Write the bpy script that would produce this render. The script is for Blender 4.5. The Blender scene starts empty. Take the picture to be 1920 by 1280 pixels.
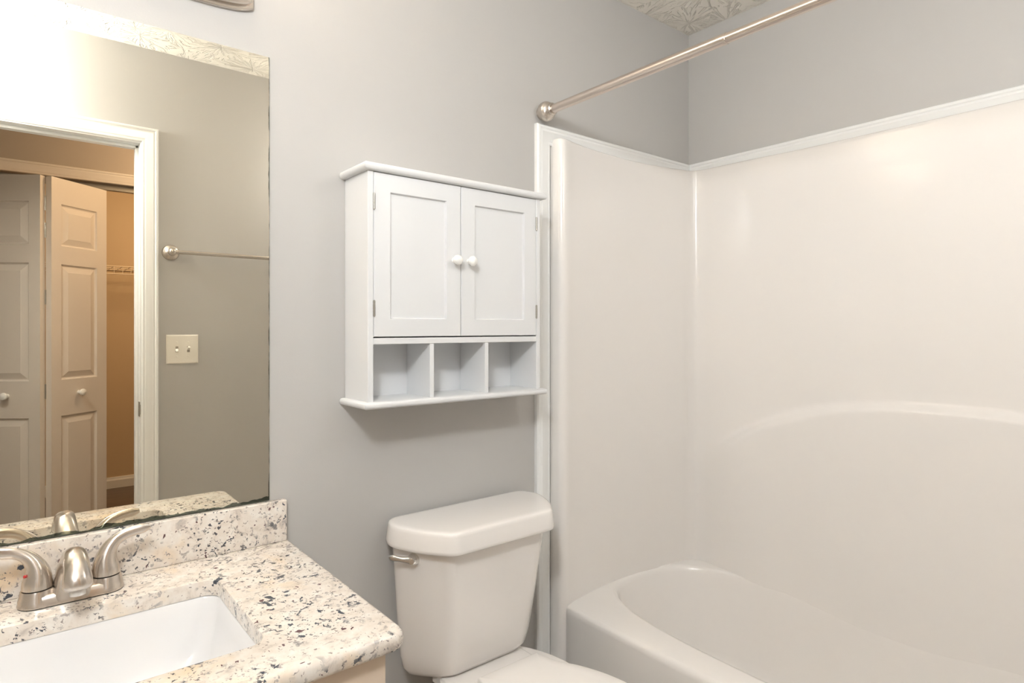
import bpy, bmesh, math, random
from mathutils import Vector, Matrix
random.seed(4)
S = bpy.context.scene
COL = S.collection
PI = math.pi

# ------------------------------------------------------------------ camera
F_PX, CX, CY = 1156.0, 960.0, 614.0
YAW = math.atan2(2390 - CX, F_PX)            # wall direction to the right of the view
cam_d = bpy.data.cameras.new('camera'); cam = bpy.data.objects.new('camera', cam_d); COL.objects.link(cam)
cam.location = (0, 0, 1.29)
cam.rotation_euler = (PI/2, 0, YAW - PI/2)
cam_d.sensor_width = 36; cam_d.lens = 36*F_PX/1920
cam_d.shift_x = 0; cam_d.shift_y = -(640 - CY)/1920
cam_d.clip_start = 0.02
S.camera = cam

# ------------------------------------------------------------------ world, lights, exposure
w = bpy.data.worlds.new('world'); S.world = w; w.use_nodes = True
w.node_tree.nodes['Background'].inputs[0].default_value = (1, .97, .93, 1)
w.node_tree.nodes['Background'].inputs[1].default_value = 0.15
S.view_settings.view_transform = 'Standard'; S.view_settings.look = 'None'
S.view_settings.gamma = 1; S.view_settings.use_curve_mapping = False
S.view_settings.exposure = 0.31
try:
    S.cycles.max_bounces = 14; S.cycles.diffuse_bounces = 8; S.cycles.glossy_bounces = 6
except Exception: pass

def lamp(name, kind, loc, power, color, size=.1, rot=(0,0,0), sy=None):
    d = bpy.data.lights.new(name, kind); d.energy = power; d.color = color
    if kind == 'AREA':
        d.size = size
        if sy: d.shape = 'RECTANGLE'; d.size_y = sy
    else: d.shadow_soft_size = size
    o = bpy.data.objects.new(name, d); o.location = loc; o.rotation_euler = rot; COL.objects.link(o)
    return o
lamp('flash_bounce_light', 'POINT', (-.21, .05, 2.13), 40, (.955,.98,1), .085)
lamp('fill_light', 'POINT', (1.20, .22, 2.02), 6.5, (1,.975,.94), .14)  # added fill lamp out of view, brightens tub and lower walls; no ceiling fixture
lamp('hall_light', 'POINT', (.9, -.50, 2.2), 15, (1,.72,.47), .1)
lamp('closet_light', 'POINT', (.95, -1.9, 2.25), 25, (1,.70,.43), .08)

# ------------------------------------------------------------------ materials
def mat(name, color, rough=.5, metal=0, coat=0, spec=.5, emis=None, estr=0):
    m = bpy.data.materials.new(name); m.use_nodes = True
    b = m.node_tree.nodes['Principled BSDF']
    b.inputs['Base Color'].default_value = (*color, 1); b.inputs['Roughness'].default_value = rough
    b.inputs['Metallic'].default_value = metal; b.inputs['Coat Weight'].default_value = coat
    b.inputs['Specular IOR Level'].default_value = spec
    if emis: b.inputs['Emission Color'].default_value = (*emis, 1); b.inputs['Emission Strength'].default_value = estr
    return m
def N(m, t, **k):
    n = m.node_tree.nodes.new(t)
    for a, v in k.items():
        if a.startswith('i_'):
            n.inputs[a[2:].replace('_', ' ')].default_value = v
        else: setattr(n, a, v)
    return n
def L(m, a, b): m.node_tree.links.new(a, b)
def bump(m, height, strength=.2, dist=.01):
    b = N(m, 'ShaderNodeBump'); b.inputs['Strength'].default_value = strength; b.inputs['Distance'].default_value = dist
    L(m, height, b.inputs['Height']); L(m, b.outputs[0], m.node_tree.nodes['Principled BSDF'].inputs['Normal'])
def ramp(m, fac, stops):
    r = N(m, 'ShaderNodeValToRGB'); e = r.color_ramp.elements
    while len(e) < len(stops): e.new(.5)
    for x, (p, c) in zip(e, stops): x.position = p; x.color = (*c, 1)
    L(m, fac, r.inputs[0]); return r
def coords(m, scale=(1,1,1)):
    t = N(m, 'ShaderNodeTexCoord'); mp = N(m, 'ShaderNodeMapping'); mp.inputs['Scale'].default_value = scale
    L(m, t.outputs['Object'], mp.inputs[0]); return mp.outputs[0]
def paint(name, color, rough, bs=.06, scale=260):
    m = mat(name, color, rough)
    n = N(m, 'ShaderNodeTexNoise', i_Scale=scale, i_Detail=2.0); L(m, coords(m), n.inputs['Vector'])
    bump(m, n.outputs['Fac'], bs, .002)
    n2 = N(m, 'ShaderNodeTexNoise', i_Scale=1.7, i_Detail=2.0); L(m, coords(m), n2.inputs['Vector'])
    r = ramp(m, n2.outputs['Fac'], [(.3, tuple(c*.985 for c in color)), (.7, tuple(min(1,c*1.01) for c in color))])
    L(m, r.outputs[0], m.node_tree.nodes['Principled BSDF'].inputs['Base Color'])
    return m
M_wall = paint('greige_wall_paint', (.465,.457,.443), .42)
M_trim = paint('white_trim_paint', (.80,.81,.805), .3, .008)
M_hall = paint('hall_wall_paint', (.40,.34,.28), .6)
M_closetwall = paint('closet_wall_paint', (.60,.46,.30), .6)
M_door = paint('bifold_door_paint', (.66,.60,.53), .4, .03)
M_cab = paint('white_cabinet_paint', (.71,.72,.73), .35, .03, 500)
M_vanity = paint('cream_vanity_paint', (.72,.60,.48), .4, .03)
M_gel = mat('cream_fiberglass_gelcoat', (.79,.767,.742), .21, 0, .15)
n = N(M_gel, 'ShaderNodeTexNoise', i_Scale=5.0, i_Detail=1.0); L(M_gel, coords(M_gel), n.inputs['Vector']); bump(M_gel, n.outputs['Fac'], .06, .02)
M_porc = mat('white_porcelain', (.80,.775,.75), .10, 0, .4)
n = N(M_porc, 'ShaderNodeTexNoise', i_Scale=3.0, i_Detail=0.0); L(M_porc, coords(M_porc), n.inputs['Vector']); bump(M_porc, n.outputs['Fac'], .03, .02)
M_sink = mat('white_sink_porcelain', (.74,.745,.755), .08, 0, .4)
M_seat = mat('white_seat_plastic', (.83,.81,.79), .25)
M_knob = mat('white_knob_ceramic', (.84,.835,.81), .2)
M_switch = mat('almond_switch_plastic', (.80,.77,.70), .35)
M_dark = mat('dark_recess', (.03,.028,.025), .7)
M_chrome = mat('chrome_metal', (.80,.79,.77), .09, 1)
M_hinge = mat('grey_hinge_metal', (.40,.38,.34), .38, 1)
M_wire = mat('white_wire_coating', (.72,.62,.48), .4)
M_shade = mat('frosted_lamp_glass', (.9,.88,.84), .4, emis=(1,.82,.62), estr=6)
M_aer = mat('aerator_plastic', (.62,.60,.57), .3)
def nickel(name, c, r, axis):
    m = mat(name, c, r, 1)
    p = m.node_tree.nodes['Principled BSDF']; p.inputs['Anisotropic'].default_value = .8; p.inputs['Anisotropic Rotation'].default_value = .25
    t = N(m, 'ShaderNodeTangent', direction_type='RADIAL', axis='XYZ'[axis]); L(m, t.outputs[0], p.inputs['Tangent'])
    return m
M_nickel = nickel('brushed_nickel', (.64,.585,.53), .26, 2)
M_rod = nickel('brushed_nickel_rod', (.68,.60,.54), .24, 1)

# ceiling: stomped brush texture, radial streaks round each dab
M_ceil = mat('stomp_textured_ceiling', (.80,.765,.70), .55)
m = M_ceil; c = coords(m)
v = N(m, 'ShaderNodeTexVoronoi', voronoi_dimensions='2D', i_Scale=5.5); L(m, c, v.inputs['Vector'])
sc_ = N(m, 'ShaderNodeVectorMath', operation='SCALE'); sc_.inputs['Scale'].default_value = 1.0; L(m, c, sc_.inputs[0])
sub = N(m, 'ShaderNodeVectorMath', operation='SUBTRACT'); L(m, sc_.outputs[0], sub.inputs[0]); L(m, v.outputs['Position'], sub.inputs[1])
sp = N(m, 'ShaderNodeSeparateXYZ'); L(m, sub.outputs[0], sp.inputs[0])
at = N(m, 'ShaderNodeMath', operation='ARCTAN2'); L(m, sp.outputs[1], at.inputs[0]); L(m, sp.outputs[0], at.inputs[1])
am = N(m, 'ShaderNodeMath', operation='MULTIPLY'); am.inputs[1].default_value = 5.0; L(m, at.outputs[0], am.inputs[0])
rm = N(m, 'ShaderNodeMath', operation='MULTIPLY'); rm.inputs[1].default_value = 26; L(m, v.outputs['Distance'], rm.inputs[0]); rm.inputs[1].default_value = 1.9
cb = N(m, 'ShaderNodeCombineXYZ'); L(m, am.outputs[0], cb.inputs[0]); L(m, rm.outputs[0], cb.inputs[1])
cs = N(m, 'ShaderNodeSeparateXYZ'); L(m, v.outputs['Color'], cs.inputs[0])
cz = N(m, 'ShaderNodeMath', operation='MULTIPLY'); cz.inputs[1].default_value = 40; L(m, cs.outputs[0], cz.inputs[0]); L(m, cz.outputs[0], cb.inputs[2])
nz = N(m, 'ShaderNodeTexNoise', i_Scale=1.6, i_Detail=1.5, i_Distortion=.5); L(m, cb.outputs[0], nz.inputs['Vector'])
rr = ramp(m, nz.outputs['Fac'], [(.52, (0,0,0)), (.57, (.9,.9,.9)), (.60, (1,1,1)), (.66, (.3,.3,.3))])
bump(m, rr.outputs[0], .8, .008)
[x for x in m.node_tree.nodes if x.bl_idname == 'ShaderNodeBump'][0].invert = True

# granite
def granite():
    m = mat('speckled_cream_granite', (.8,.75,.68), .16, 0, .3)
    c = coords(m)
    def noise(s, d=2.0, dist=0.0, rough=.5, off=0):
        n = N(m, 'ShaderNodeTexNoise', i_Scale=s, i_Detail=d, i_Distortion=dist, i_Roughness=rough)
        mp = N(m, 'ShaderNodeMapping'); mp.inputs['Location'].default_value = (off, off*1.7, off*.6); L(m, c, mp.inputs[0]); L(m, mp.outputs[0], n.inputs['Vector'])
        return n.outputs['Fac']
    def mix(fac, a, b):
        x = N(m, 'ShaderNodeMix', data_type='RGBA'); L(m, fac, x.inputs[0])
        if isinstance(a, tuple): x.inputs[6].default_value = (*a, 1)
        else: L(m, a, x.inputs[6])
        if isinstance(b, tuple): x.inputs[7].default_value = (*b, 1)
        else: L(m, b, x.inputs[7])
        return x.outputs[2]
    def thr(f, a, b): return ramp(m, f, [(a, (0,0,0)), (b, (1,1,1))]).outputs[0]
    def mul(a, b):
        x = N(m, 'ShaderNodeMath', operation='MULTIPLY'); L(m, a, x.inputs[0]); L(m, b, x.inputs[1]); return x.outputs[0]
    base = ramp(m, noise(34, 5, .4, .65), [(.30, (.50,.445,.40)), (.43, (.70,.635,.565)), (.66, (.78,.745,.69))]).outputs[0]
    base = mix(thr(noise(9, 3, .3, .55, 3), .55, .70), base, (.74,.60,.44))
    base = mix(mul(thr(noise(85, 3, .5, .6, 7), .57, .63), thr(noise(16, 2, 0, .5, 2), .44, .52)), base, (.42,.385,.36))
    base = mix(thr(noise(150, 2, .3, .5, 11), .655, .69), base, (.30,.26,.24))
    cl = thr(noise(12, 2, .2, .5, 5), .42, .56)
    base = mix(mul(thr(noise(95, 3, .4, .6, 13), .61, .64), cl), base, (.085,.085,.095))
    base = mix(mul(thr(noise(52, 3, .5, .6, 19), .612, .632), cl), base, (.06,.07,.09))
    base = mix(thr(noise(66, 2, .4, .5, 23), .70, .72), base, (.13,.07,.075))
    L(m, base, m.node_tree.nodes['Principled BSDF'].inputs['Base Color'])
    return m
M_granite = granite()

# mirror face with worn silvering along its lower and right edges
M_mirror = mat('silvered_mirror_glass', (.83,.79,.69), 0.0, 1)
MX1, MZ0, MZ1 = .4545, .896, 1.907
m = M_mirror; c = coords(m); sp = N(m, 'ShaderNodeSeparateXYZ'); L(m, c, sp.inputs[0])
nn = N(m, 'ShaderNodeTexNoise', i_Scale=26.0, i_Detail=4.0); L(m, c, nn.inputs['Vector'])
a1 = N(m, 'ShaderNodeMath', operation='MULTIPLY_ADD'); L(m, nn.outputs['Fac'], a1.inputs[0]); a1.inputs[1].default_value = -.022; L(m, sp.outputs[2], a1.inputs[2])
t1 = N(m, 'ShaderNodeMath', operation='LESS_THAN'); L(m, a1.outputs[0], t1.inputs[0]); t1.inputs[1].default_value = MZ0 - .006
a2 = N(m, 'ShaderNodeMath', operation='MULTIPLY_ADD'); L(m, nn.outputs['Fac'], a2.inputs[0]); a2.inputs[1].default_value = .006; L(m, sp.outputs[0], a2.inputs[2])
t2 = N(m, 'ShaderNodeMath', operation='GREATER_THAN'); L(m, a2.outputs[0], t2.inputs[0]); t2.inputs[1].default_value = MX1 + .0022
mx = N(m, 'ShaderNodeMath', operation='MAXIMUM'); L(m, t1.outputs[0], mx.inputs[0]); L(m, t2.outputs[0], mx.inputs[1])
mc = N(m, 'ShaderNodeMix', data_type='RGBA'); L(m, mx.outputs[0], mc.inputs[0]); mc.inputs[6].default_value = (.83,.79,.69,1); mc.inputs[7].default_value = (.14,.16,.135,1)
L(m, mc.outputs[2], m.node_tree.nodes['Principled BSDF'].inputs['Base Color'])
M_medge = mat('green_glass_edge', (.42,.47,.40), .15, .3)

M_floor = mat('beige_vinyl_floor', (.42,.36,.30), .4)
M_wood = mat('dark_wood_floor', (.13,.09,.065), .35)
n = N(M_wood, 'ShaderNodeTexNoise', i_Scale=1.0, i_Detail=5.0); L(M_wood, coords(M_wood, (3,40,3)), n.inputs['Vector'])
r = ramp(M_wood, n.outputs['Fac'], [(.3, (.08,.055,.045)), (.7, (.19,.135,.10))]); L(M_wood, r.outputs[0], M_wood.node_tree.nodes['Principled BSDF'].inputs['Base Color'])
n = N(M_floor, 'ShaderNodeTexBrick', i_Scale=3.3); n.inputs['Color1'].default_value = (.62,.59,.55,1); n.inputs['Color2'].default_value = (.58,.55,.51,1); n.inputs['Mortar'].default_value = (.25,.21,.18,1); n.inputs['Mortar Size'].default_value = .008
L(M_floor, coords(M_floor), n.inputs['Vector']); L(M_floor, n.outputs[0], M_floor.node_tree.nodes['Principled BSDF'].inputs['Base Color'])

# ------------------------------------------------------------------ mesh helpers
def obj(name, bm, m, parent=None, smooth=False, angle=40, label=None):
    bmesh.ops.recalc_face_normals(bm, faces=bm.faces)
    if smooth:
        lim = math.radians(angle)
        for f in bm.faces: f.smooth = True
        for e in bm.edges:
            if len(e.link_faces) == 2 and e.calc_face_angle(0) > lim: e.smooth = False
    me = bpy.data.meshes.new(name); bm.to_mesh(me); bm.free()
    for x in (m if isinstance(m, (list, tuple)) else [m]): me.materials.append(x)
    o = bpy.data.objects.new(name, me); COL.objects.link(o)
    if parent:
        o.parent = parent; o.matrix_parent_inverse = parent.matrix_world.inverted() if False else Matrix.Translation(-parent.location) if parent.parent is None else Matrix.Identity(4)
    if label: o['label'] = label
    return o
def tag(o, label, cat, group=None):
    o['label'] = label; o['category'] = cat
    if group: o['group'] = group
    return o
def thing(name, loc, label, cat, group=None):
    o = bpy.data.objects.new(name, None); o.empty_display_size = .05; o.location = loc; COL.objects.link(o)
    return tag(o, label, cat, group)
def struct(name, bm, m, **k):
    o = obj(name, bm, m, **k); o['kind'] = 'structure'; return o
def child(name, bm, m, root, **k):
    """mesh built in world coordinates, parented to an Empty (or, for a sub-part, to a part)"""
    o = obj(name, bm, m, None, **k); o.parent = root
    r = root
    off = Vector((0,0,0))
    while r is not None: off += r.location; r = r.parent
    o.data.transform(Matrix.Translation(-off)); return o

def box(bm, x0, x1, y0, y1, z0, z1, bev=0, seg=2):
    r = bmesh.ops.create_cube(bm, size=1)
    vs = r['verts']
    for v in vs:
        v.co = Vector(((x0+x1)/2 + v.co.x*(x1-x0), (y0+y1)/2 + v.co.y*(y1-y0), (z0+z1)/2 + v.co.z*(z1-z0)))
    if bev > 0:
        es = list({e for v in vs for e in v.link_edges})
        bmesh.ops.bevel(bm, geom=es, offset=bev, segments=seg, profile=.5, affect='EDGES')
    return bm
def B(*a, **k): return box(bmesh.new(), *a, **k)
def loft(bm, rings, cap0=True, cap1=True, closed=True):
    V = [[bm.verts.new(p) for p in r] for r in rings]
    n = len(rings[0])
    for i in range(len(V)-1):
        for j in range(n if closed else n-1):
            k = (j+1) % n
            bm.faces.new((V[i][j], V[i][k], V[i+1][k], V[i+1][j]))
    if cap0 and closed: bm.faces.new(V[0][::-1])
    if cap1 and closed: bm.faces.new(V[-1])
    return bm
def lathe(bm, prof, origin, axis, n=32):
    """prof: (distance along axis, radius)"""
    ax = Vector(axis).normalized(); t = Vector((0,0,1)) if abs(ax.z) < .9 else Vector((1,0,0))
    u = ax.cross(t).normalized(); v = ax.cross(u); o = Vector(origin)
    rings = [[o + ax*d + (u*math.cos(2*PI*k/n) + v*math.sin(2*PI*k/n))*max(r, 1e-4) for k in range(n)] for d, r in prof]
    return loft(bm, rings)
def catmull(pts, sub=8):
    P = [Vector(p) for p in pts]; out = []
    for i in range(len(P)-1):
        p0, p1, p2, p3 = P[max(i-1,0)], P[i], P[i+1], P[min(i+2, len(P)-1)]
        for k in range(sub):
            t = k/sub
            out.append(.5*((2*p1) + (p2-p0)*t + (2*p0-5*p1+4*p2-p3)*t*t + (3*p1-p0-3*p2+p3)*t**3))
    out.append(P[-1]); return out
def sweep(bm, pts, radii, n=20, ref=(0,0,1), flat=None, sub=8, pw=2.0):
    """smooth tube through pts; radii = (r_side, r_ref) pairs"""
    D = catmull([Vector(p) for p in pts], sub)
    RR = catmull([Vector((a, b, 0)) for a, b in radii], sub)
    rings = []
    for i, p in enumerate(D):
        t = (D[min(i+1, len(D)-1)] - D[max(i-1, 0)]).normalized()
        rf = Vector(ref); s = t.cross(rf).normalized(); up = s.cross(t).normalized()
        ring = []
        for k in range(n):
            a = 2*PI*k/n; ca, sa = math.cos(a), math.sin(a)
            ca = math.copysign(abs(ca)**(2/pw), ca); sa = math.copysign(abs(sa)**(2/pw), sa)
            ring.append(p + s*ca*RR[i].x + up*sa*RR[i].y)
        rings.append(ring)
    return loft(bm, rings)
def moulding(bm, path, prof, to3d):
    """path: points in a wall plane; prof: (offset to the left of travel, height off the wall); mitred"""
    n = len(path); P = [Vector(p) for p in path]; rings = []
    for i in range(n):
        d0 = (P[i]-P[i-1]).normalized() if i > 0 else None
        d1 = (P[i+1]-P[i]).normalized() if i < n-1 else None
        a = d0 or d1; b = d1 or d0
        n0 = Vector((-a.y, a.x)); n1 = Vector((-b.y, b.x)); mm = n0 + n1; mm = mm/ (mm.dot(n0))
        rings.append([to3d(P[i].x + mm.x*u, P[i].y + mm.y*u, h) for u, h in prof])
    return loft(bm, rings)
CASING = [(0,0),(0,.012),(.004,.017),(.010,.018),(.014,.015),(.020,.0165),(.030,.013),(.044,.0115),(.049,.0085),(.056,.0085),(.0595,.006),(.0595,0)]

# ------------------------------------------------------------------ room shell
XL, XR, YB, YF, YFB, H = -.42, 2.065, 1.45, -.03, -.145, 2.438
JR, JL, DH = .403, -.37, 2.045
HX0, HX1, HY = -1.6, 1.9, -1.0        # hall behind the door
struct('wall_back', B(XL-.1, XR+.1, YB, YB+.1, 0, H), M_wall)
struct('wall_right', B(XR, XR+.1, YF-.115, YB+.1, 0, H), M_wall)
struct('wall_left', B(XL-.1, XL, YFB, YB+.1, 0, H), M_wall)
bm = bmesh.new(); box(bm, JR+.012, XR+.1, YFB, YF, 0, H); box(bm, XL-.1, JL-.012, YFB, YF, 0, H); box(bm, JL-.012, JR+.012, YFB, YF, DH+.011, H)
struct('wall_front', bm, M_wall)
struct('floor', B(XL-.1, XR+.1, YFB, YB+.1, -.05, 0), M_floor)
struct('ceiling', B(XL-.1, XR+.1, YFB, YB+.1, H, H+.05), M_ceil)
# hall and closet
bm = bmesh.new(); CO0, CO1, CH = -.62, 1.05, 2.055
box(bm, HX0, CO0, HY-.1, HY, 0, H); box(bm, CO1, HX1, HY-.1, HY, 0, H); box(bm, CO0, CO1, HY-.1, HY, CH, H)
struct('wall_hall', bm, M_hall)
bm = bmesh.new(); box(bm, HX0-.1, HX0, -3.09, YFB, 0, H); box(bm, HX1, HX1+.1, -3.09, YFB, 0, H)
struct('wall_hall_sides', bm, M_hall)
struct('wall_closet_back', B(HX0, HX1, -3.09, -2.99, 0, H), M_closetwall)
struct('floor_hall', B(HX0-.1, HX1+.1, -3.09, YFB, -.05, 0), M_wood)
struct('ceiling_hall', B(HX0-.1, HX1+.1, -3.09, YFB, H, H+.05), M_trim)
bm = bmesh.new(); moulding(bm, [(HX0, 0), (HX1, 0)], [(0,0),(0,.014),(.062,.014),(.074,.009),(.085,.007),(.088,0)], lambda a,b,h: Vector((a, -2.99+h, b)))
struct('baseboard_closet', bm, M_trim)
bm = bmesh.new(); moulding(bm, [(.472, 0), (1.33, 0)], [(0,0),(0,.014),(.062,.014),(.074,.009),(.085,.007),(.088,0)], lambda a,b,h: Vector((a, YF+h, b)))
struct('baseboard_front', bm, M_trim)
bm = bmesh.new(); moulding(bm, [(.49, 0), (1.262, 0)], [(0,0),(0,.014),(.062,.014),(.074,.009),(.085,.007),(.088,0)], lambda a,b,h: Vector((a, YB-h, b)))
struct('baseboard_back', bm, M_trim)

# bathroom doorway: jambs, stop and casings
door = bpy.data.objects.new('door_1', None); door['kind'] = 'structure'; COL.objects.link(door)
bm = bmesh.new(); T = .012
box(bm, JR, JR+.0118, YFB, YF+.0005, 0, DH); box(bm, JL-.0118, JL, YFB, YF+.0005, 0, DH); box(bm, JL-.0118, JR+.0118, YFB, YF+.0005, DH, DH+.0108)
child('door_jamb', bm, M_trim, door)
bm = bmesh.new(); box(bm, JR-.011, JR, YF-.085, YF-.050, 0, DH, .002); box(bm, JL, JL+.011, YF-.085, YF-.05, 0, DH, .002); box(bm, JL, JR, YF-.085, YF-.05, DH-.011, DH, .002)
child('door_stop', bm, M_trim, door)
bm = bmesh.new()
# inner edge path travels so that the moulding grows outwards
PR = [(.0595-u, h) for u, h in CASING][::-1]
moulding(bm, [(JR+.005, 0), (JR+.005, DH+.005), (JL-.005, DH+.005), (JL-.005, 0)], [(-u, h) for u, h in PR], lambda a,b,h: Vector((a, YF+h, b)))
child('door_casing', bm, M_trim, door, smooth=True, angle=30)
bm = bmesh.new(); box(bm, JR-.0025, JR+.0005, YF-.036, YF-.004, .925, .985, .0008); box(bm, JR-.003, JR+.001, YF-.004, YF+.002, .935, .975)
o = child('strike_plate', bm, M_hinge, door); o['label'] = 'dark metal strike plate'

# closet opening casing and track
door2 = bpy.data.objects.new('door_2', None); door2['kind'] = 'structure'; COL.objects.link(door2)
bm = bmesh.new(); moulding(bm, [(CO1, 0), (CO1, CH), (CO0, CH), (CO0, 0)], [(-u, h) for u, h in PR], lambda a,b,h: Vector((a, HY+h, b)))
child('closet_casing', bm, M_door, door2, smooth=True, angle=30)
bm = bmesh.new(); box(bm, CO0, CO1, HY-.075, HY-.045, CH-.028, CH, .002)
child('closet_door_track', bm, M_hinge, door2)

# moulding round the tub surround
bm = bmesh.new(); STOP = 1.925
moulding(bm, [(1.262, 0), (1.262, STOP), (XR, STOP)], [(-u, h) for u, h in CASING][::-1], lambda a,b,h: Vector((a, YB-h, b)))
struct('trim_1', bm, M_trim, smooth=True, angle=30)
bm = bmesh.new(); moulding(bm, [(YF, STOP), (YB-.0, STOP)], [(-u, h) for u, h in CASING][::-1], lambda a,b,h: Vector((XR-h, a, b)))
struct('trim_2', bm, M_trim, smooth=True, angle=30)

# ------------------------------------------------------------------ bathtub and surround
SURZ = 1.884
YC = (YB+YF)/2                       # middle of the alcove
half = [(2.036,YC),(2.036,.80),(2.036,.92),(2.033,1.03),(2.026,1.11),(2.020,1.17),(2.017,1.24),(2.015,1.32),(2.012,1.352),(2.002,1.378),(1.980,1.391),(1.955,1.396),(1.92,1.404),(1.86,1.418),(1.77,1.430),(1.66,1.434),(1.55,1.430),(1.46,1.420),(1.40,1.410),(1.372,1.403),(1.352,1.399),(1.339,1.402),(1.331,1.411),(1.329,1.425),(1.329,1.4495)]
plan = [ (p.x, p.y) for p in catmull([Vector((x,y,0)) for x,y in half], 3)]
lower = [(x, 2*YC - y) for x, y in plan[1:]]
plan = lower[::-1] + plan
def arch_off(x, y, z):
    if x < 1.98: return 0
    s = (y - YC)
    zt = 1.062 - .195*abs((y-.57)/.697)**2.5           # height of the moulded ledge
    d = zt - z
    fade = max(0, min(1, (.66-abs(s))/.20)); fade = fade*fade*(3-2*fade)
    k = max(0, min(1, (d+.012)/.026)); k = k*k*(3-2*k)
    return -.026*k*fade
zs = []
z = .365
while z < SURZ-.012:
    zs.append(z); z += (.0065 if .78 < z < 1.09 else .03)
zs += [SURZ-.008, SURZ-.003, SURZ]
ring_y = []
dens = []
for i in range(len(plan)-1):
    a, b = plan[i], plan[i+1]; L_ = math.hypot(b[0]-a[0], b[1]-a[1]); k = max(1, int(L_/.025)) if a[0] > 1.9 else 1
    for j in range(k): dens.append((a[0]+(b[0]-a[0])*j/k, a[1]+(b[1]-a[1])*j/k))
dens.append(plan[-1])
unit = thing('bathtub_shower_unit', (1.70, YC, 0), 'cream fiberglass bathtub with tall glossy surround walls in the corner alcove', 'bathtub')
bm = bmesh.new(); rows = []
for i, z in enumerate(zs):
    inset = {len(zs)-2: .0015, len(zs)-1: .005}.get(i, 0)
    row = []
    for x, y in dens:
        px = x + arch_off(x, y, z)
        if inset:
            px = px + (inset if x > 1.9 else 0); y = y if abs(y-YC) > .73 else y + math.copysign(inset, y-YC) if (x < 2.0 and abs(y-YC) > .6) else y
        row.append(Vector((px, y, z)))
    rows.append(row)
def wallproj(x, y):
    if x > 2.0 and abs(y-YC) < .66: return (XR-.001, y)
    return (x if x < 1.96 else XR-.001, YB-.001 if y > YC else YF+.001)
rows.append([Vector((*wallproj(x, y), SURZ)) for x, y in dens])
loft(bm, rows, closed=False)
child('surround_wall', bm, M_gel, unit, smooth=True, angle=60)
# tub: apron, rim and basin lofted as one skin, rings run round the plan
RIM = .415; nT = 96
ax0, ax1, ay0, ay1 = 1.343, 2.05, YF+.012, YB-.012
def outer(z, x0, r=.03):
    pts = []
    for k in range(nT):
        a = 2*PI*k/nT; ca, sa = math.cos(a), math.sin(a)
        # ray from the centre to the rounded rectangle
        cx_, cy_ = (x0+ax1)/2, (ay0+ay1)/2; hx, hy = (ax1-x0)/2, (ay1-ay0)/2
        e = 24
        rr_ = (abs(ca/hx)**e + abs(sa/hy)**e)**(-1/e)
        pts.append(Vector((cx_+ca*rr_, cy_+sa*rr_, z)))
    return pts
def inner(z, sx, sy, cx_=1.742, hx=.288, hy=.722, e=3.3, cy_=YC):
    pts = []
    for k in range(nT):
        a = 2*PI*k/nT; ca, sa = math.cos(a), math.sin(a); hx_, hy_ = hx*sx, hy*sy
        # same angular distribution as the outer rectangle
        rr_ = (abs(ca/hx_)**e + abs(sa/hy_)**e)**(-1/e)
        if ca > 0: rr_ = (abs(ca/((hx-.016)*(1-(1-sx)*(.45 if sx > .7 else 1))))**e + abs(sa/hy_)**e)**(-1/e)
        pts.append(Vector((cx_+ca*rr_, cy_+sa*rr_, z)))
    return pts
rings = [outer(0, ax0), outer(.06, ax0), outer(RIM-.05, ax0), outer(RIM-.02, ax0), outer(RIM-.009, ax0+.002), outer(RIM-.002, ax0+.008), outer(RIM, ax0+.018),
         inner(RIM, 1.06, 1.012), inner(RIM-.002, 1.02, 1.0), inner(RIM-.008, 1.0, .99), inner(RIM-.02, .985, .983), inner(RIM-.06, .955, .965), inner(.25, .88, .925), inner(.14, .82, .89), inner(.10, .76, .86), inner(.078, .66, .80), inner(.072, .5, .68), inner(.070, .2, .3), inner(.068, .02, .02)]
bm = loft(bmesh.new(), rings, cap0=False)
child('tub', bm, M_gel, unit, smooth=True, angle=60)
fl = [p for p in plan if p[0] < 1.362 and p[1] > YC]; fl = [(fl[0][0]+.0005, YB-.001)] + fl
for k, sgn in ((0, 1), (1, -1)):
    q = [(x, y if sgn > 0 else 2*YC-y) for x, y in fl]
    bm = loft(bmesh.new(), [[Vector((x, y, z)) for x, y in q] for z in (0, .3649)])
    child('apron_flange', bm, M_gel, unit, smooth=True, angle=50)
# drain hardware, hidden behind the frame edge in the photo
bm = lathe(bmesh.new(), [(0,0),(0,.034),(.004,.032),(.005,0)], (1.742, .18, .071), (0,0,1))
child('drain', bm, M_chrome, unit, smooth=True, label='round metal tub drain')

# ------------------------------------------------------------------ shower curtain rod
rodX, rodZ = 1.289, 1.962
rod = thing('shower_curtain_rod', (rodX, YB, rodZ), 'brushed nickel shower curtain rod across the tub opening with ball ends', 'curtain rod')
bm = bmesh.new(); lathe(bm, [(0,0),(0,.0134),(.62,.0134),(.6205,.0122),(1.42,.0120),(1.42,0)], (rodX, YB-.03, rodZ), (0,-1,0), 40)
child('rod', bm, M_rod, rod, smooth=True)
for y0, s in ((YB, -1), (YF, 1)):
    prof = [(0,0),(0,.020)] + [(.026 - .0265*math.cos(a)*1.0, .0305*math.sin(a)) for a in [PI*(k/18) for k in range(4, 16)]] + [(.050,.0175),(.052,.0185),(.056,.0185),(.058,.0165),(.0585,.0125),(.0585,0)]
    bm = lathe(bmesh.new(), prof, (rodX, y0, rodZ), (0,s,0), 40)
    child('end_flange', bm, M_nickel, rod, smooth=True, angle=35)

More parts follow.
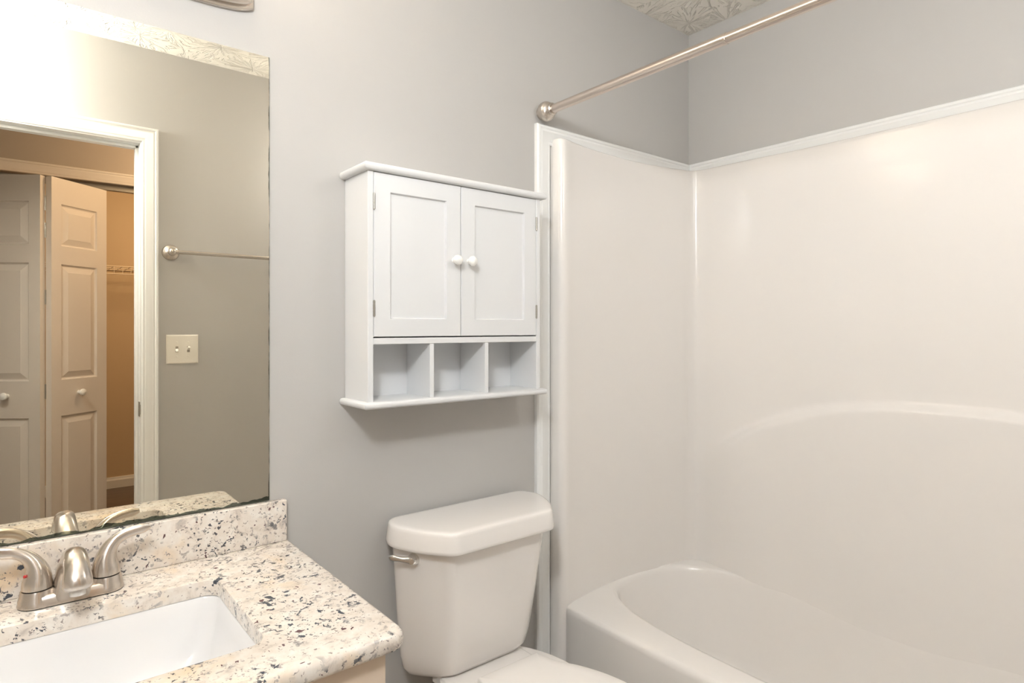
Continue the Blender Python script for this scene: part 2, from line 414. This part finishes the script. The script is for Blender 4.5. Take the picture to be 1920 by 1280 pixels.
# ------------------------------------------------------------------ wall cabinet
CX0, CX1, CYF = .639, 1.172, 1.322
cab = thing('wall_cabinet', ((CX0+CX1)/2, YB, 1.10), 'white two-door wall cabinet with three open cubbies hung above the toilet', 'cabinet')
tk = .014; Z0, Z1 = 1.116, 1.656
bm = bmesh.new()
box(bm, CX0, CX0+tk, CYF, YB-.001, Z0, Z1, .001, 1); child('side_panel', bm, M_cab, cab); bm = bmesh.new(); box(bm, CX1-tk, CX1, CYF, YB-.001, Z0, Z1, .001, 1)
child('side_panel', bm, M_cab, cab)
child('back_panel', B(CX0+tk, CX1-tk, YB-.009, YB-.002, Z0, Z1), M_cab, cab)
child('middle_shelf', B(CX0+tk, CX1-tk, CYF, YB-.01, 1.2505, 1.2655, .001, 1), M_cab, cab)
for xc in (.813, .983):
    child('cubby_divider', B(xc-.006, xc+.006, CYF+.001, YB-.01, Z0, 1.2505, .001, 1), M_cab, cab)
def rnd(y0, y1, z0, z1, x0, x1, r):
    """board with a rounded nosing on three sides"""
    bm = bmesh.new(); hz = (z1-z0)/2; rings = []
    for k in range(9):
        a = -PI/2 + PI*k/8; o = r*(1-math.cos(a)); z = (z0+z1)/2 + hz*math.sin(a)
        rings.append([Vector((x0+o, y1, z)), Vector((x0+o, y0+o, z)), Vector((x1-o, y0+o, z)), Vector((x1-o, y1, z))])
    return loft(bm, rings)
child('crown_moulding', rnd(1.308, YB-.001, 1.656, 1.674, .6245, 1.1885, .008), M_cab, cab, smooth=True, angle=50)
child('bottom_board', rnd(1.308, YB-.001, 1.100, 1.1165, .6245, 1.1885, .008), M_cab, cab, smooth=True, angle=50)
def shaker(x0, x1, z0, z1, yf, th=.014, st=.043, dp=.007):
    bm = bmesh.new(); yb = yf+th
    def q(a, b, c, d): bm.faces.new([bm.verts.new(p) for p in (a, b, c, d)])
    O = [(x0,z0),(x1,z0),(x1,z1),(x0,z1)]; I = [(x0+st,z0+st),(x1-st,z0+st),(x1-st,z1-st),(x0+st,z1-st)]; J = [(x0+st+.002,z0+st+.002),(x1-st-.002,z0+st+.002),(x1-st-.002,z1-st-.002),(x0+st+.002,z1-st-.002)]
    r = [[Vector((x,yb,z)) for x,z in O],[Vector((x,yf+.001,z)) for x,z in O],[Vector((x+(.001 if x==x0 else -.001),yf,z+(.001 if z==z0 else -.001))) for x,z in O],[Vector((x,yf,z)) for x,z in I],[Vector((x,yf+dp,z)) for x,z in J]]
    return loft(bm, r)
DZ0, DZ1 = 1.2685, 1.6545
for x0, x1, hx, kx in ((CX0+tk+.001, .8985, CX0+tk+.001, .878), (.9005, CX1-tk-.001, CX1-tk-.001, .924)):
    d = child('door', shaker(x0, x1, DZ0, DZ1, CYF), M_cab, cab)
    bm = lathe(bmesh.new(), [(0,0),(0,.0075),(.005,.0055),(.009,.006),(.012,.0105),(.017,.0135),(.022,.0130),(.026,.0095),(.028,.004),(.0285,0)], (kx, CYF, 1.462), (0,-1,0), 28)
    child('knob', bm, M_knob, d, smooth=True)
    for hz in (1.585, 1.335):
        bm = bmesh.new()
        for k in range(5): lathe(bm, [(0,0),(0,.0028),(.0068,.0028),(.0068,0)], (hx, CYF-.0015, hz-.018+.0073*k), (0,0,1), 12)
        lathe(bm, [(0,0),(0,.0018),(.039,.0018),(.039,0)], (hx, CYF-.0015, hz-.0195), (0,0,1), 10)
        child('hinge', bm, M_hinge, d, smooth=True)

# ------------------------------------------------------------------ toilet
toi = thing('toilet', (.975, 1.1, 0), 'white porcelain toilet between the vanity and the bathtub', 'toilet')
def outline(pts, z, sub=6):
    P = [Vector((x, y, 0)) for x, y in pts]; n = len(P); out = []
    for i in range(n):
        p0, p1, p2, p3 = P[i-1], P[i], P[(i+1)%n], P[(i+2)%n]
        for k in range(sub):
            t = k/sub
            q = .5*((2*p1) + (p2-p0)*t + (2*p0-5*p1+4*p2-p3)*t*t + (3*p1-p0-3*p2+p3)*t**3)
            out.append(Vector((q.x, q.y, z)))
    return out
TC = .970
def rounded(P, cuts, z, o=0, n=7):
    """closed polygon offset outwards by o, corners replaced by quadratic arcs"""
    P = [Vector((x, y)) for x, y in P]; m_ = len(P); Q = []
    for i in range(m_):
        a = (P[i]-P[i-1]).normalized(); b = (P[(i+1)%m_]-P[i]).normalized()
        na = Vector((a.y, -a.x)); nb = Vector((b.y, -b.x)); mm = na+nb; Q.append(P[i] + mm*(o/mm.dot(na)))
    out = []
    for i in range(m_):
        p, a, b = Q[i], Q[i-1], Q[(i+1)%m_]; c_ = min(cuts[i], .47*(a-p).length, .47*(b-p).length)
        s0 = p + (a-p).normalized()*c_; s1 = p + (b-p).normalized()*c_
        for k in range(n+1):
            t = k/n; q = s0*(1-t)**2 + p*2*t*(1-t) + s1*t*t
            out.append(Vector((q.x, min(q.y, 1.447), z)))
    return out
def tank_ring(z, hb, hs, hm, hf, yb, yf, o=0):
    d = yb-yf
    H_ = [(hf, yf, .020), (hm, yf+d*.30, .05), (hs, yf+d*.72, .06), (hb, yb, .03)]
    P = [(TC+x, y) for x, y, c in H_] + [(TC-x, y) for x, y, c in H_[::-1]]
    return rounded(P, [c for *_, c in H_] + [c for *_, c in H_[::-1]], z, o)
bt = [(.400,.150,.172,.140,.088,1.405,1.330,-.004),(.402,.155,.178,.146,.094,1.415,1.322,0),(.410,.170,.194,.158,.106,1.426,1.304,0),(.425,.180,.204,.168,.114,1.431,1.293,0),(.455,.186,.210,.174,.120,1.433,1.286,0),(.55,.196,.220,.184,.130,1.434,1.271,0),(.765,.214,.236,.200,.148,1.434,1.240,0)]
bm = loft(bmesh.new(), [tank_ring(*b) for b in bt])
tank = child('tank', bm, M_porc, toi, smooth=True, angle=60)
lt = [(.7470,.002),(.7475,.0085),(.7495,.0108),(.757,.0108),(.775,.0085),(.790,.0062),(.7955,.0050),(.7985,.0028),(.8002,-.001),(.8010,-.007),(.8014,-.016)]
bm = loft(bmesh.new(), [tank_ring(z, .218, .240, .206, .154, 1.434, 1.226, o) for z, o in lt])
child('tank_lid', bm, M_porc, toi, smooth=True, angle=60)
# flush lever on the left chamfer of the tank
nrm = Vector((-.78, -.62, 0)).normalized(); tanv = Vector((-nrm.y, nrm.x, 0))    # tangent
tanv = Vector((.62,-.78,0)).normalized()
lp = Vector((.7655, 1.327, .7235)) 
bm = lathe(bmesh.new(), [(-.02,0),(-.02,.016),(.004,.016),(.008,.014),(.012,.0125),(.018,.0105),(.022,.007),(.023,0)], lp, nrm, 28)
hb = child('flush_lever', bm, M_chrome, toi, smooth=True, label='chrome flush lever')
bm = bmesh.new(); q0 = lp + nrm*.013
sweep(bm, [q0, q0 - tanv*.016 + nrm*.003 + Vector((0,0,.001)), q0 - tanv*.032 + nrm*.006 + Vector((0,0,.003)), q0 - tanv*.048 + nrm*.006 + Vector((0,0,.004)), q0 - tanv*.058 + nrm*.005 + Vector((0,0,.0035))], [(.008,.011),(.006,.0075),(.005,.0062),(.005,.0078),(.0035,.006)], 16)
child('lever_arm', bm, M_chrome, hb, smooth=True)
# fittings below the tank
bm = lathe(bmesh.new(), [(0,0),(0,.016),(.018,.016),(.02,.011),(.035,.011),(.035,0)], (.845, 1.345, .408), (0,0,-1), 8)
child('supply_nut', bm, M_aer, toi)
bm = bmesh.new(); sweep(bm, [(.845,1.345,.375),(.843,1.36,.30),(.80,1.40,.20),(.78,1.44,.16)], [(.005,.005)]*4, 12, (1,0,0)); child('supply_hose', bm, M_hinge, toi, smooth=True)
# bowl
def egg(z, w, yb, yf, wb=None, n=48, e=2.0):
    wb = w*.62 if wb is None else wb
    out = []; cy_ = yb - (yb-yf)*.42
    for k in range(n):
        a = 2*PI*k/n; c_, s_ = math.cos(a), math.sin(a)
        if s_ >= 0:
            x = w*math.copysign(abs(c_)**.8, c_)*(1 - (1-wb/w)*s_**1.5) ; y = cy_ + (yb-cy_)*s_**.75
        else: x = w*c_; y = cy_ + (cy_-yf)*s_
        out.append(Vector((TC+x, y, z)))
    return out
bm = loft(bmesh.new(), [egg(0,.11,1.32,.88),egg(.03,.105,1.31,.885),egg(.15,.10,1.30,.90),egg(.22,.12,1.33,.84),egg(.30,.16,1.36,.79),egg(.36,.175,1.39,.765,.12),egg(.392,.18,1.41,.755,.14),egg(.400,.178,1.41,.76,.14),egg(.401,.08,1.3,.9)])
child('bowl', bm, M_porc, toi, smooth=True, angle=60)
# closed seat and lid: straight back edge, waisted sides
SYB, SCX = 1.232, .984
def seat_outline(z, o=0, n=40):
    R = [(0, SYB), (.05,SYB), (.088, SYB), (.0955,SYB+.001), (.0975, SYB-.004), (.100,SYB-.020), (.106,SYB-.050), (.120,SYB-.082), (.138,SYB-.112), (.153,SYB-.148), (.166,SYB-.19), (.176,SYB-.25), (.174,SYB-.32), (.155,SYB-.39), (.112,SYB-.448), (.06,SYB-.468), (0,SYB-.473)]
    P = [(SCX+x, y) for x, y in R] + [(SCX-x, y) for x, y in R[-2:0:-1]]
    c_ = Vector((SCX, SYB-.23, z))
    pts = [Vector((x, y, z)) for x, y in P]
    sx = 1 + o/.18; sy = 1 + o/.236
    return [Vector((c_.x + (p.x-c_.x)*sx, c_.y + (p.y-c_.y)*sy, z)) for p in pts]
def smooth_ring(r):
    out = []; n = len(r)
    for i in range(n):
        p0, p1, p2, p3 = r[i-1], r[i], r[(i+1)%n], r[(i+2)%n]
        for k in range(4):
            t = k/4; out.append(.5*((2*p1) + (p2-p0)*t + (2*p0-5*p1+4*p2-p3)*t*t + (3*p1-p0-3*p2+p3)*t**3))
    return out
bm = loft(bmesh.new(), [smooth_ring(seat_outline(z, o)) for z, o in ((.402,-.006),(.404,-.003),(.412,-.002),(.4145,-.006))])
child('seat', bm, M_seat, toi, smooth=True, angle=50)
bm = loft(bmesh.new(), [smooth_ring(seat_outline(z, o)) for z, o in ((.4155,-.004),(.417,0),(.425,0),(.4290,-.002),(.4310,-.006),(.4335,-.04),(.4345,-.09),(.435,-.15))])
child('seat_lid', bm, M_seat, toi, smooth=True, angle=50)
bm = bmesh.new(); box(bm, TC-.13, TC+.13, 1.245, 1.40, .385, .404, .012, 4)
child('bowl_deck', bm, M_porc, toi, smooth=True)
for x in (TC-.08, TC+.08): child('seat_hinge', B(x-.014, x+.014, 1.220, 1.244, .404, .413, .003, seg=3), M_seat, toi, smooth=True)

# ------------------------------------------------------------------ vanity
CT, CXR, CXL, CYFR = .800, .500, -.405, .884
SX0, SX1, SY0, SY1, SR = -.141, .309, .992, 1.305, .028
van = thing('vanity_cabinet', (.05, 1.2, 0), 'cream bathroom vanity cabinet under the granite countertop', 'vanity')
bm = bmesh.new(); box(bm, CXL+.005, .468, .905, YB-.002, .09, .565); box(bm, CXL+.005, .468, .96, YB-.002, 0, .0899)
for a in ((CXL+.005, .468, .905, .925, .5651, .7695), (.449, .468, .9251, YB-.0221, .5651, .7695), (CXL+.005, CXL+.02, .9251, YB-.0221, .5651, .7695), (CXL+.005, .468, YB-.022, YB-.002, .5651, .7695)): box(bm, *a)
child('carcass', bm, M_vanity, van)
def raised(x0, x1, z0, z1, yf, th=.018, st=.05):
    O = [(x0,z0),(x1,z0),(x1,z1),(x0,z1)]
    def ins(k): return [(x0+k,z0+k),(x1-k,z0+k),(x1-k,z1-k),(x0+k,z1-k)]
    r = [[Vector((x,yf+th,z)) for x,z in O],[Vector((x,yf+.004,z)) for x,z in O],[Vector((x,yf,z)) for x,z in ins(.004)],[Vector((x,yf,z)) for x,z in ins(st)],[Vector((x,yf+.006,z)) for x,z in ins(st+.005)],[Vector((x,yf+.006,z)) for x,z in ins(st+.012)],[Vector((x,yf+.001,z)) for x,z in ins(st+.035)]]
    return loft(bmesh.new(), r)
for x0, x1, kx in ((CXL+.03, .030, .0), (.036, .445, .066)):
    d = child('door', raised(x0, x1, .13, .70, .887), M_vanity, van)
    child('knob', lathe(bmesh.new(), [(0,0),(0,.006),(.012,.006),(.016,.014),(.024,.014),(.027,.008),(.0275,0)], (kx, .887, .63), (0,-1,0), 24), M_nickel, d, smooth=True)

def rrect(x0, x1, y0, y1, r, z, n=8):
    pts = []
    for cx_, cy_, a0 in ((x1-r, y1-r, 0), (x0+r, y1-r, PI/2), (x0+r, y0+r, PI), (x1-r, y0+r, 3*PI/2)):
        for k in range(n+1):
            a = a0 + PI/2*k/n; pts.append(Vector((cx_+r*math.cos(a), cy_+r*math.sin(a), z)))
    return pts
def rrect4(x0, x1, y0, y1, rs, z, n=8):
    pts = []
    for sx, sy, a0, r in ((x1, y1, 0, rs[0]), (x0, y1, PI/2, rs[1]), (x0, y0, PI, rs[2]), (x1, y0, 3*PI/2, rs[3])):
        cx_ = sx - r if sx == x1 else sx + r; cy_ = sy - r if sy == y1 else sy + r
        for k in range(n+1):
            a = a0 + PI/2*k/n; pts.append(Vector((cx_+r*math.cos(a), cy_+r*math.sin(a), z)))
    return pts
ctop = thing('countertop', (.05, 1.16, .77), 'speckled cream granite countertop with backsplash, rectangular sink cutout', 'countertop')
ob = .010
def oring(z, o): return rrect4(CXL, CXR-o, CYFR+o, YB-.001, (.003,.003,.003,.026), z)
rings = [rrect(SX0, SX1, SY0, SY1, SR, .7705), oring(.7705, .004), oring(.773, .0015), oring(.777, 0), oring(.786, 0)]
for k in range(1, 6):
    a = PI/2*k/5; rings.append(oring(.786 + .014*math.sin(a), .012*(1-math.cos(a))))
rings += [rrect(SX0-.004, SX1+.004, SY0-.004, SY1+.004, SR+.004, CT), rrect(SX0-.001, SX1+.001, SY0-.001, SY1+.001, SR+.001, CT-.001), rrect(SX0, SX1, SY0, SY1, SR, CT-.004), rrect(SX0, SX1, SY0, SY1, SR, .7705)]
bm = loft(bmesh.new(), rings, cap0=False, cap1=False); bmesh.ops.remove_doubles(bm, verts=bm.verts, dist=1e-5)
child('slab', bm, M_granite, ctop, smooth=True, angle=35)
child('backsplash', B(CXL, .490, 1.430, YB-.0005, CT, .894, .0025, 3), M_granite, ctop, smooth=True, angle=35)

sink = thing('sink', (.084, 1.15, .62), 'white rectangular undermount sink set below the granite counter', 'sink')
e = .010
rings = [rrect(SX0-.02, SX1+.02, SY0-.02, SY1+.02, .04, .7695), rrect(SX0-e*.2, SX1+e*.2, SY0-e*.2, SY1+e*.2, SR+.002, .7698), rrect(SX0+.001, SX1-.001, SY0+.001, SY1-.001, SR, .766), rrect(SX0+.006, SX1-.006, SY0+.006, SY1-.006, SR, .74), rrect(SX0+.022, SX1-.022, SY0+.03, SY1-.022, SR+.005, .68), rrect(SX0+.036, SX1-.036, SY0+.05, SY1-.036, SR+.01, .655), rrect(SX0+.06, SX1-.06, SY0+.075, SY1-.06, SR+.01, .645), rrect(SX0+.14, SX1-.14, SY0+.13, SY1-.12, .02, .640), rrect(.064, .104, 1.14, 1.18, .019, .638)]
bm = loft(bmesh.new(), rings, cap0=False, cap1=False)
child('basin', bm, M_sink, sink, smooth=True, angle=50)
child('drain', lathe(bmesh.new(), [(-.01,0),(-.01,.022),(.001,.024),(.003,.022),(.002,.014),(.006,.012),(.007,0)], (.084, 1.16, .638), (0,0,1)), M_nickel, sink, smooth=True)

# faucet ------------------------------------------------------------
FX, FY = .0835, 1.378
fau = thing('faucet', (FX, FY, CT), 'brushed nickel two-handle faucet standing behind the sink', 'faucet')
def stad(z, hl, r, n=14):
    pts = []
    for k in range(n+1): a = -PI/2 + PI*k/n; pts.append(Vector((FX+hl+r*math.cos(a), FY+r*math.sin(a), z)))
    for k in range(n+1): a = PI/2 + PI*k/n; pts.append(Vector((FX-hl+r*math.cos(a), FY+r*math.sin(a), z)))
    return pts
child('gasket', loft(bmesh.new(), [stad(CT+.0003,.0505,.0285), stad(CT+.002,.0505,.0288)]), M_dark, fau, label='thin black gasket')
bm = loft(bmesh.new(), [stad(CT+.002,.0505,.0295), stad(CT+.004,.0505,.0297), stad(CT+.012,.0500,.0272), stad(CT+.018,.0495,.0255), stad(CT+.0205,.0490,.0225), stad(CT+.0208,.04,.012)])
for s in (-1, 1): lathe(bm, [(.010,.0284),(.018,.0262),(.0265,.0248),(.0285,.0240),(.029,.020),(.029,0)], (FX+s*.0508, FY, CT), (0,0,1), 40)
child('base', bm, M_nickel, fau, smooth=True, angle=40)
# spout: flared foot, leans forward over the basin
bm = bmesh.new()
def sec(y, z, w, d, tx, tz, pw=2.6, n=28):
    """superellipse section centred at (y,z), width w, thickness d, thickness direction (0,ty,tz)"""
    o = Vector((FX, y, z)); t = Vector((0, tx, tz)).normalized(); out = []
    for k in range(n):
        a = 2*PI*k/n; c_, s_ = math.cos(a), math.sin(a)
        out.append(o + Vector((1,0,0))*w*math.copysign(abs(c_)**(2/pw), c_) + t*d*math.copysign(abs(s_)**(2/pw), s_))
    return out
S_ = [(1.374,.803,.0335,.0262,1,0,4.5),(1.374,.812,.0322,.0256,1,0,4.2),(1.3735,.828,.0290,.0245,1,.05,3.8),(1.371,.844,.0262,.0235,1,.15,3.2),(1.364,.860,.0235,.0220,1,.5,2.7),(1.350,.875,.0200,.0195,.8,.9,2.4),(1.330,.886,.0186,.0175,.45,1,2.3),(1.308,.8905,.0182,.0165,.12,1,2.3),(1.288,.888,.0188,.0165,-.15,1,2.3),(1.272,.880,.0192,.0165,-.5,1,2.2),(1.261,.868,.0212,.0160,-1,.8,2.2),(1.256,.858,.0218,.0150,-1,.45,2.1),(1.2555,.853,.0165,.0115,-1,.3,2.1),(1.256,.851,.009,.006,-1,.3,2)]
loft(bm, [sec(*s) for s in S_])
sp_ = child('spout', bm, M_nickel, fau, smooth=True, angle=60)
child('aerator', lathe(bmesh.new(), [(0,0),(0,.014),(.008,.014),(.0085,.0115),(.016,.0115),(.0165,.009),(.0165,0)], (FX, 1.264, .858), (0,-.10,-1), 28), M_aer, sp_, smooth=True)
for s in (-1, 1):
    bm = bmesh.new(); hx = FX + s*.0508
    P_ = [(hx, FY, CT+.0305), (hx, FY, CT+.040), (hx-s*.0005, FY, CT+.052), (hx+s*.002, FY, CT+.066), (hx+s*.008, FY, CT+.079), (hx+s*.018, FY, CT+.090), (hx+s*.032, FY, CT+.097), (hx+s*.048, FY, CT+.1005), (hx+s*.062, FY, CT+.102), (hx+s*.073, FY, CT+.1035)]
    R_ = [(.0232,.0232),(.0225,.0225),(.0200,.0200),(.0165,.0165),(.0130,.0125),(.0105,.0085),(.0095,.0062),(.0098,.0052),(.0090,.0045),(.0045,.0025)]
    sweep(bm, P_, R_, 28, (0,1,0), sub=5)
    hd = child('handle', bm, M_nickel, fau, smooth=True, angle=60)
    child('handle_seam', lathe(bmesh.new(), [(0,0),(0,.0212),(.003,.0212),(.003,0)], (hx, FY, CT+.0284), (0,0,1), 32), M_dark, hd)
    if s < 0:
        child('hot_mark', lathe(bmesh.new(), [(0,0),(0,.0026),(.0025,.0026),(.003,0)], (hx-.0165, FY-.0090, CT+.056), (-.85,-.5,.2), 14), mat('red_hot_mark', (.5,.03,.03), .3), hd)

# ------------------------------------------------------------------ mirror
bm = B(CXL, MX1, YB-.0055, YB-.0005, MZ0, MZ1)
for f in bm.faces:
    f.material_index = 0 if f.calc_center_median().y < YB-.005 else 1
o = obj('mirror', bm, [M_mirror, M_medge]); tag(o, 'large frameless wall mirror resting on the granite backsplash', 'mirror')

# ------------------------------------------------------------------ vanity light
LX0, LX1 = -.25, .420
vl = thing('vanity_light', (.085, YB, 2.06), 'brushed nickel vanity light bar with frosted shades above the mirror', 'light')
def plate(off, y, zc=2.060, hz=.073):
    """outline with bowed ends"""
    pts = []; x0, x1 = LX0+off, LX1-off; h = hz-off
    cor = []
    for k in range(13):                       # sweeping quarter curve from the end to the long edge
        t = k/12; cor.append(((1-t)**2*0 + 2*t*(1-t)*.018 + t*t*.15, h*((1-t)**2*.74 + 2*t*(1-t)*1.01 + t*t*1.0)))
    P = [(x1-a, b) for a, b in cor] + [(x0+a, b) for a, b in cor[::-1]] + [(x0+a, -b) for a, b in cor] + [(x1-a, -b) for a, b in cor[::-1]]
    return [Vector((x, y, zc+z)) for x, z in P]
bm = loft(bmesh.new(), [plate(0, YB-.0005), plate(0, YB-.008), plate(.002, YB-.011), plate(.007, YB-.011), plate(.008, YB-.019), plate(.010, YB-.022), plate(.016, YB-.023), plate(.018, YB-.030), plate(.024, YB-.033)])
child('backplate', bm, M_nickel, vl, smooth=True, angle=25)
for xs in (-.135, .085, .305):
    bm = bmesh.new(); sweep(bm, [(xs, YB-.03, 2.08), (xs, YB-.07, 2.075), (xs, YB-.10, 2.09), (xs, YB-.105, 2.12)], [(.008,.008)]*4, 14, (1,0,0)); 
    child('arm', bm, M_nickel, vl, smooth=True)
    child('socket_cup', lathe(bmesh.new(), [(0,0),(0,.022),(.02,.026),(.03,.027),(.03,0)], (xs, YB-.105, 2.115), (0,0,1), 28), M_nickel, vl, smooth=True)
    child('glass_shade', lathe(bmesh.new(), [(0,.024),(.02,.034),(.05,.048),(.085,.055),(.12,.062),(.12,.059),(.085,.052),(.05,.045),(.02,.031),(.003,.02)], (xs, YB-.105, 2.145), (0,0,1), 32), M_shade, vl, smooth=True)
    d = lamp('bulb_light', 'POINT', (xs, YB-.105, 2.235), 5.8, (1,.89,.79), .035)
    d.parent = vl; d.location = d.location - vl.location

# ------------------------------------------------------------------ door wall: towel bar, switch
TBZ, TBX, TBY = 1.605, .513, YF
tb = thing('towel_bar', (TBX+.31, YF, TBZ), 'brushed nickel towel bar on the wall beside the door casing', 'towel bar')
for x in (TBX, TBX+.61):
    bm = lathe(bmesh.new(), [(0,0),(0,.033),(.004,.033),(.009,.030),(.013,.022),(.018,.015),(.026,.012),(.034,.0125),(.040,.015),(.048,.015),(.054,.012),(.058,.006),(.059,0)], (x, YF, TBZ), (0,1,0), 40)
    s = 1 if x == TBX else -1
    lathe(bm, [(.006,.0),(.006,.0095),(.016,.0085),(.020,.0098),(.024,.0098),(.026,.007),(.030,.0065),(.030,0)], (x, YF+.044, TBZ), (s,0,0), 24)
    child('mounting_post', bm, M_nickel, tb, smooth=True, angle=40)
child('bar', lathe(bmesh.new(), [(0,0),(0,.0082),(.57,.0082),(.57,0)], (TBX+.02, YF+.044, TBZ), (1,0,0), 24), M_nickel, tb, smooth=True)

sw = thing('light_switch', (.5575, YF, 1.198), 'almond double toggle switch plate below the towel bar', 'light switch')
bm = bmesh.new(); r_ = []
for y, k in ((YF,0),(YF+.003,0),(YF+.0055,.003),(YF+.006,.006)):
    r_.append([Vector((x, y, z)) for x, z in ((.4965+k,1.1375+k),(.6185-k,1.1375+k),(.6185-k,1.2595-k),(.4965+k,1.2595-k))])
loft(bm, r_)
child('plate', bm, M_switch, sw)
for x, up in ((.536, -1), (.580, 1)):
    bm = bmesh.new(); box(bm, x-.0052, x+.0052, YF+.006, YF+.0068, 1.186, 1.211)
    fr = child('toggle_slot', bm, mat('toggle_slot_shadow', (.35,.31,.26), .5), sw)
    bm = bmesh.new(); sweep(bm, [(x, YF+.005, 1.198), (x, YF+.012, 1.198+up*.005), (x, YF+.019, 1.198+up*.010)], [(.0042,.0055),(.004,.005),(.0034,.004)], 12, (1,0,0), sub=3, pw=4)
    child('toggle', bm, M_switch, fr, smooth=True)
    for dz in (-.030, .030):
        child('screw', lathe(bmesh.new(), [(0,0),(0,.0032),(.0012,.0028),(.0015,0)], (x, YF+.006, 1.198+dz), (0,1,0), 14), M_switch, sw, smooth=True)

# ------------------------------------------------------------------ closet: bifold door, shelf
LW, LT, LZ0, LZ1 = .318, .032, .015, 2.012
def leaf(parent, o, d, nrm):
    """o: front corner at the fold, d: along the leaf, nrm: out of the face"""
    o = Vector((*o, 0)); d = Vector((*d, 0)).normalized(); nrm = Vector((*nrm, 0)).normalized()
    def pt(s, z, h): return o + d*s + nrm*h + Vector((0,0,z))
    bm = bmesh.new()
    # grid with holes for the panels
    panels = [(.14,.862),(1.037,1.597),(1.685,1.888)]; s0, s1 = .052, .258
    zsn = [LZ0] + [v for p in panels for v in p] + [LZ1]
    def quad(a): bm.faces.new([bm.verts.new(p) for p in a])
    for sa, sb in ((0, s0), (s1, LW)): quad([pt(sa,LZ0,0), pt(sb,LZ0,0), pt(sb,LZ1,0), pt(sa,LZ1,0)])
    for i in range(0, len(zsn), 2): quad([pt(s0,zsn[i],0), pt(s1,zsn[i],0), pt(s1,zsn[i+1],0), pt(s0,zsn[i+1],0)])
    for za, zb in panels:
        def rg(k, h): return [pt(s0+k,za+k,h), pt(s1-k,za+k,h), pt(s1-k,zb-k,h), pt(s0+k,zb-k,h)]
        loft(bm, [rg(0,0), rg(.004,-.007), rg(.009,-.009), rg(.013,-.008), rg(.036,-.001), rg(.038,0)], cap0=False)
    quad([pt(0,LZ0,-LT), pt(LW,LZ0,-LT), pt(LW,LZ1,-LT), pt(0,LZ1,-LT)])
    for a, b in ((0,0),(LW,LW)): quad([pt(a,LZ0,0), pt(a,LZ0,-LT), pt(a,LZ1,-LT), pt(a,LZ1,0)])
    for z in (LZ0, LZ1): quad([pt(0,z,0), pt(LW,z,0), pt(LW,z,-LT), pt(0,z,-LT)])
    bmesh.ops.remove_doubles(bm, verts=bm.verts, dist=1e-5)
    lf = child('door_leaf', bm, M_door, parent)
    kp = pt(.150, .968, 0)
    child('knob', lathe(bmesh.new(), [(-.001,0),(-.001,.010),(.006,.008),(.012,.0085),(.017,.015),(.024,.0175),(.030,.0155),(.033,.009),(.034,0)], kp, nrm, 28), M_knob, lf, smooth=True)
    return lf
hinge = Vector((.118, -.800))
bi = thing('bifold_closet_door', (.118, -.80, 0), 'half-open panelled bifold closet door reflected in the mirror', 'closet door')
dB = Vector((.757,-.653)); nB = Vector((.653,.757)); dA = Vector((-.80,-.60)); nA = Vector((-.60,.80))
leaf(bi, hinge + nB*LT + Vector((.0015,0)), dB, nB)
leaf(bi, hinge + nA*LT + Vector((-.0015,0)), dA, nA)
for hz in (1.85, 1.72, 1.40, .95, .25):
    child('leaf_hinge', lathe(bmesh.new(), [(0,0),(0,.005),(.07,.005),(.07,0)], (.118, -.802, hz), (0,0,1), 12), M_hinge, bi)

sh = thing('wire_closet_shelf', (.4, -2.99, 1.70), 'white wire shelf on the closet back wall', 'shelf')
bm = bmesh.new(); ys, zt, zb = -2.66, 1.757, 1.700
def wire(bm, a, b, r=.003): 
    a, b = Vector(a), Vector(b); lathe(bm, [(0,0),(0,r),((b-a).length,r),((b-a).length,0)], a, (b-a), 6)
for x in [(-1.0+.055*k) for k in range(48)]:
    wire(bm, (x, ys, zb), (x, ys, zt), .0022); wire(bm, (x, ys, zt), (x, -2.992, zt), .0022)
for y, z in ((ys, zt), (ys, zb), (-2.8, zt-.004), (-2.98, zt-.004)): wire(bm, (-1.0, y, z), (1.6, y, z), .0042)
child('wire_deck', bm, M_wire, sh)
for x in (-.3, .49, 1.1):
    bm = bmesh.new(); wire(bm, (x, ys+.01, zb), (x-.02, -2.988, 1.48), .006); box(bm, x-.030, x-.010, -2.990, -2.982, 1.38, 1.50)
    child('support_brace', bm, M_wire, sh)
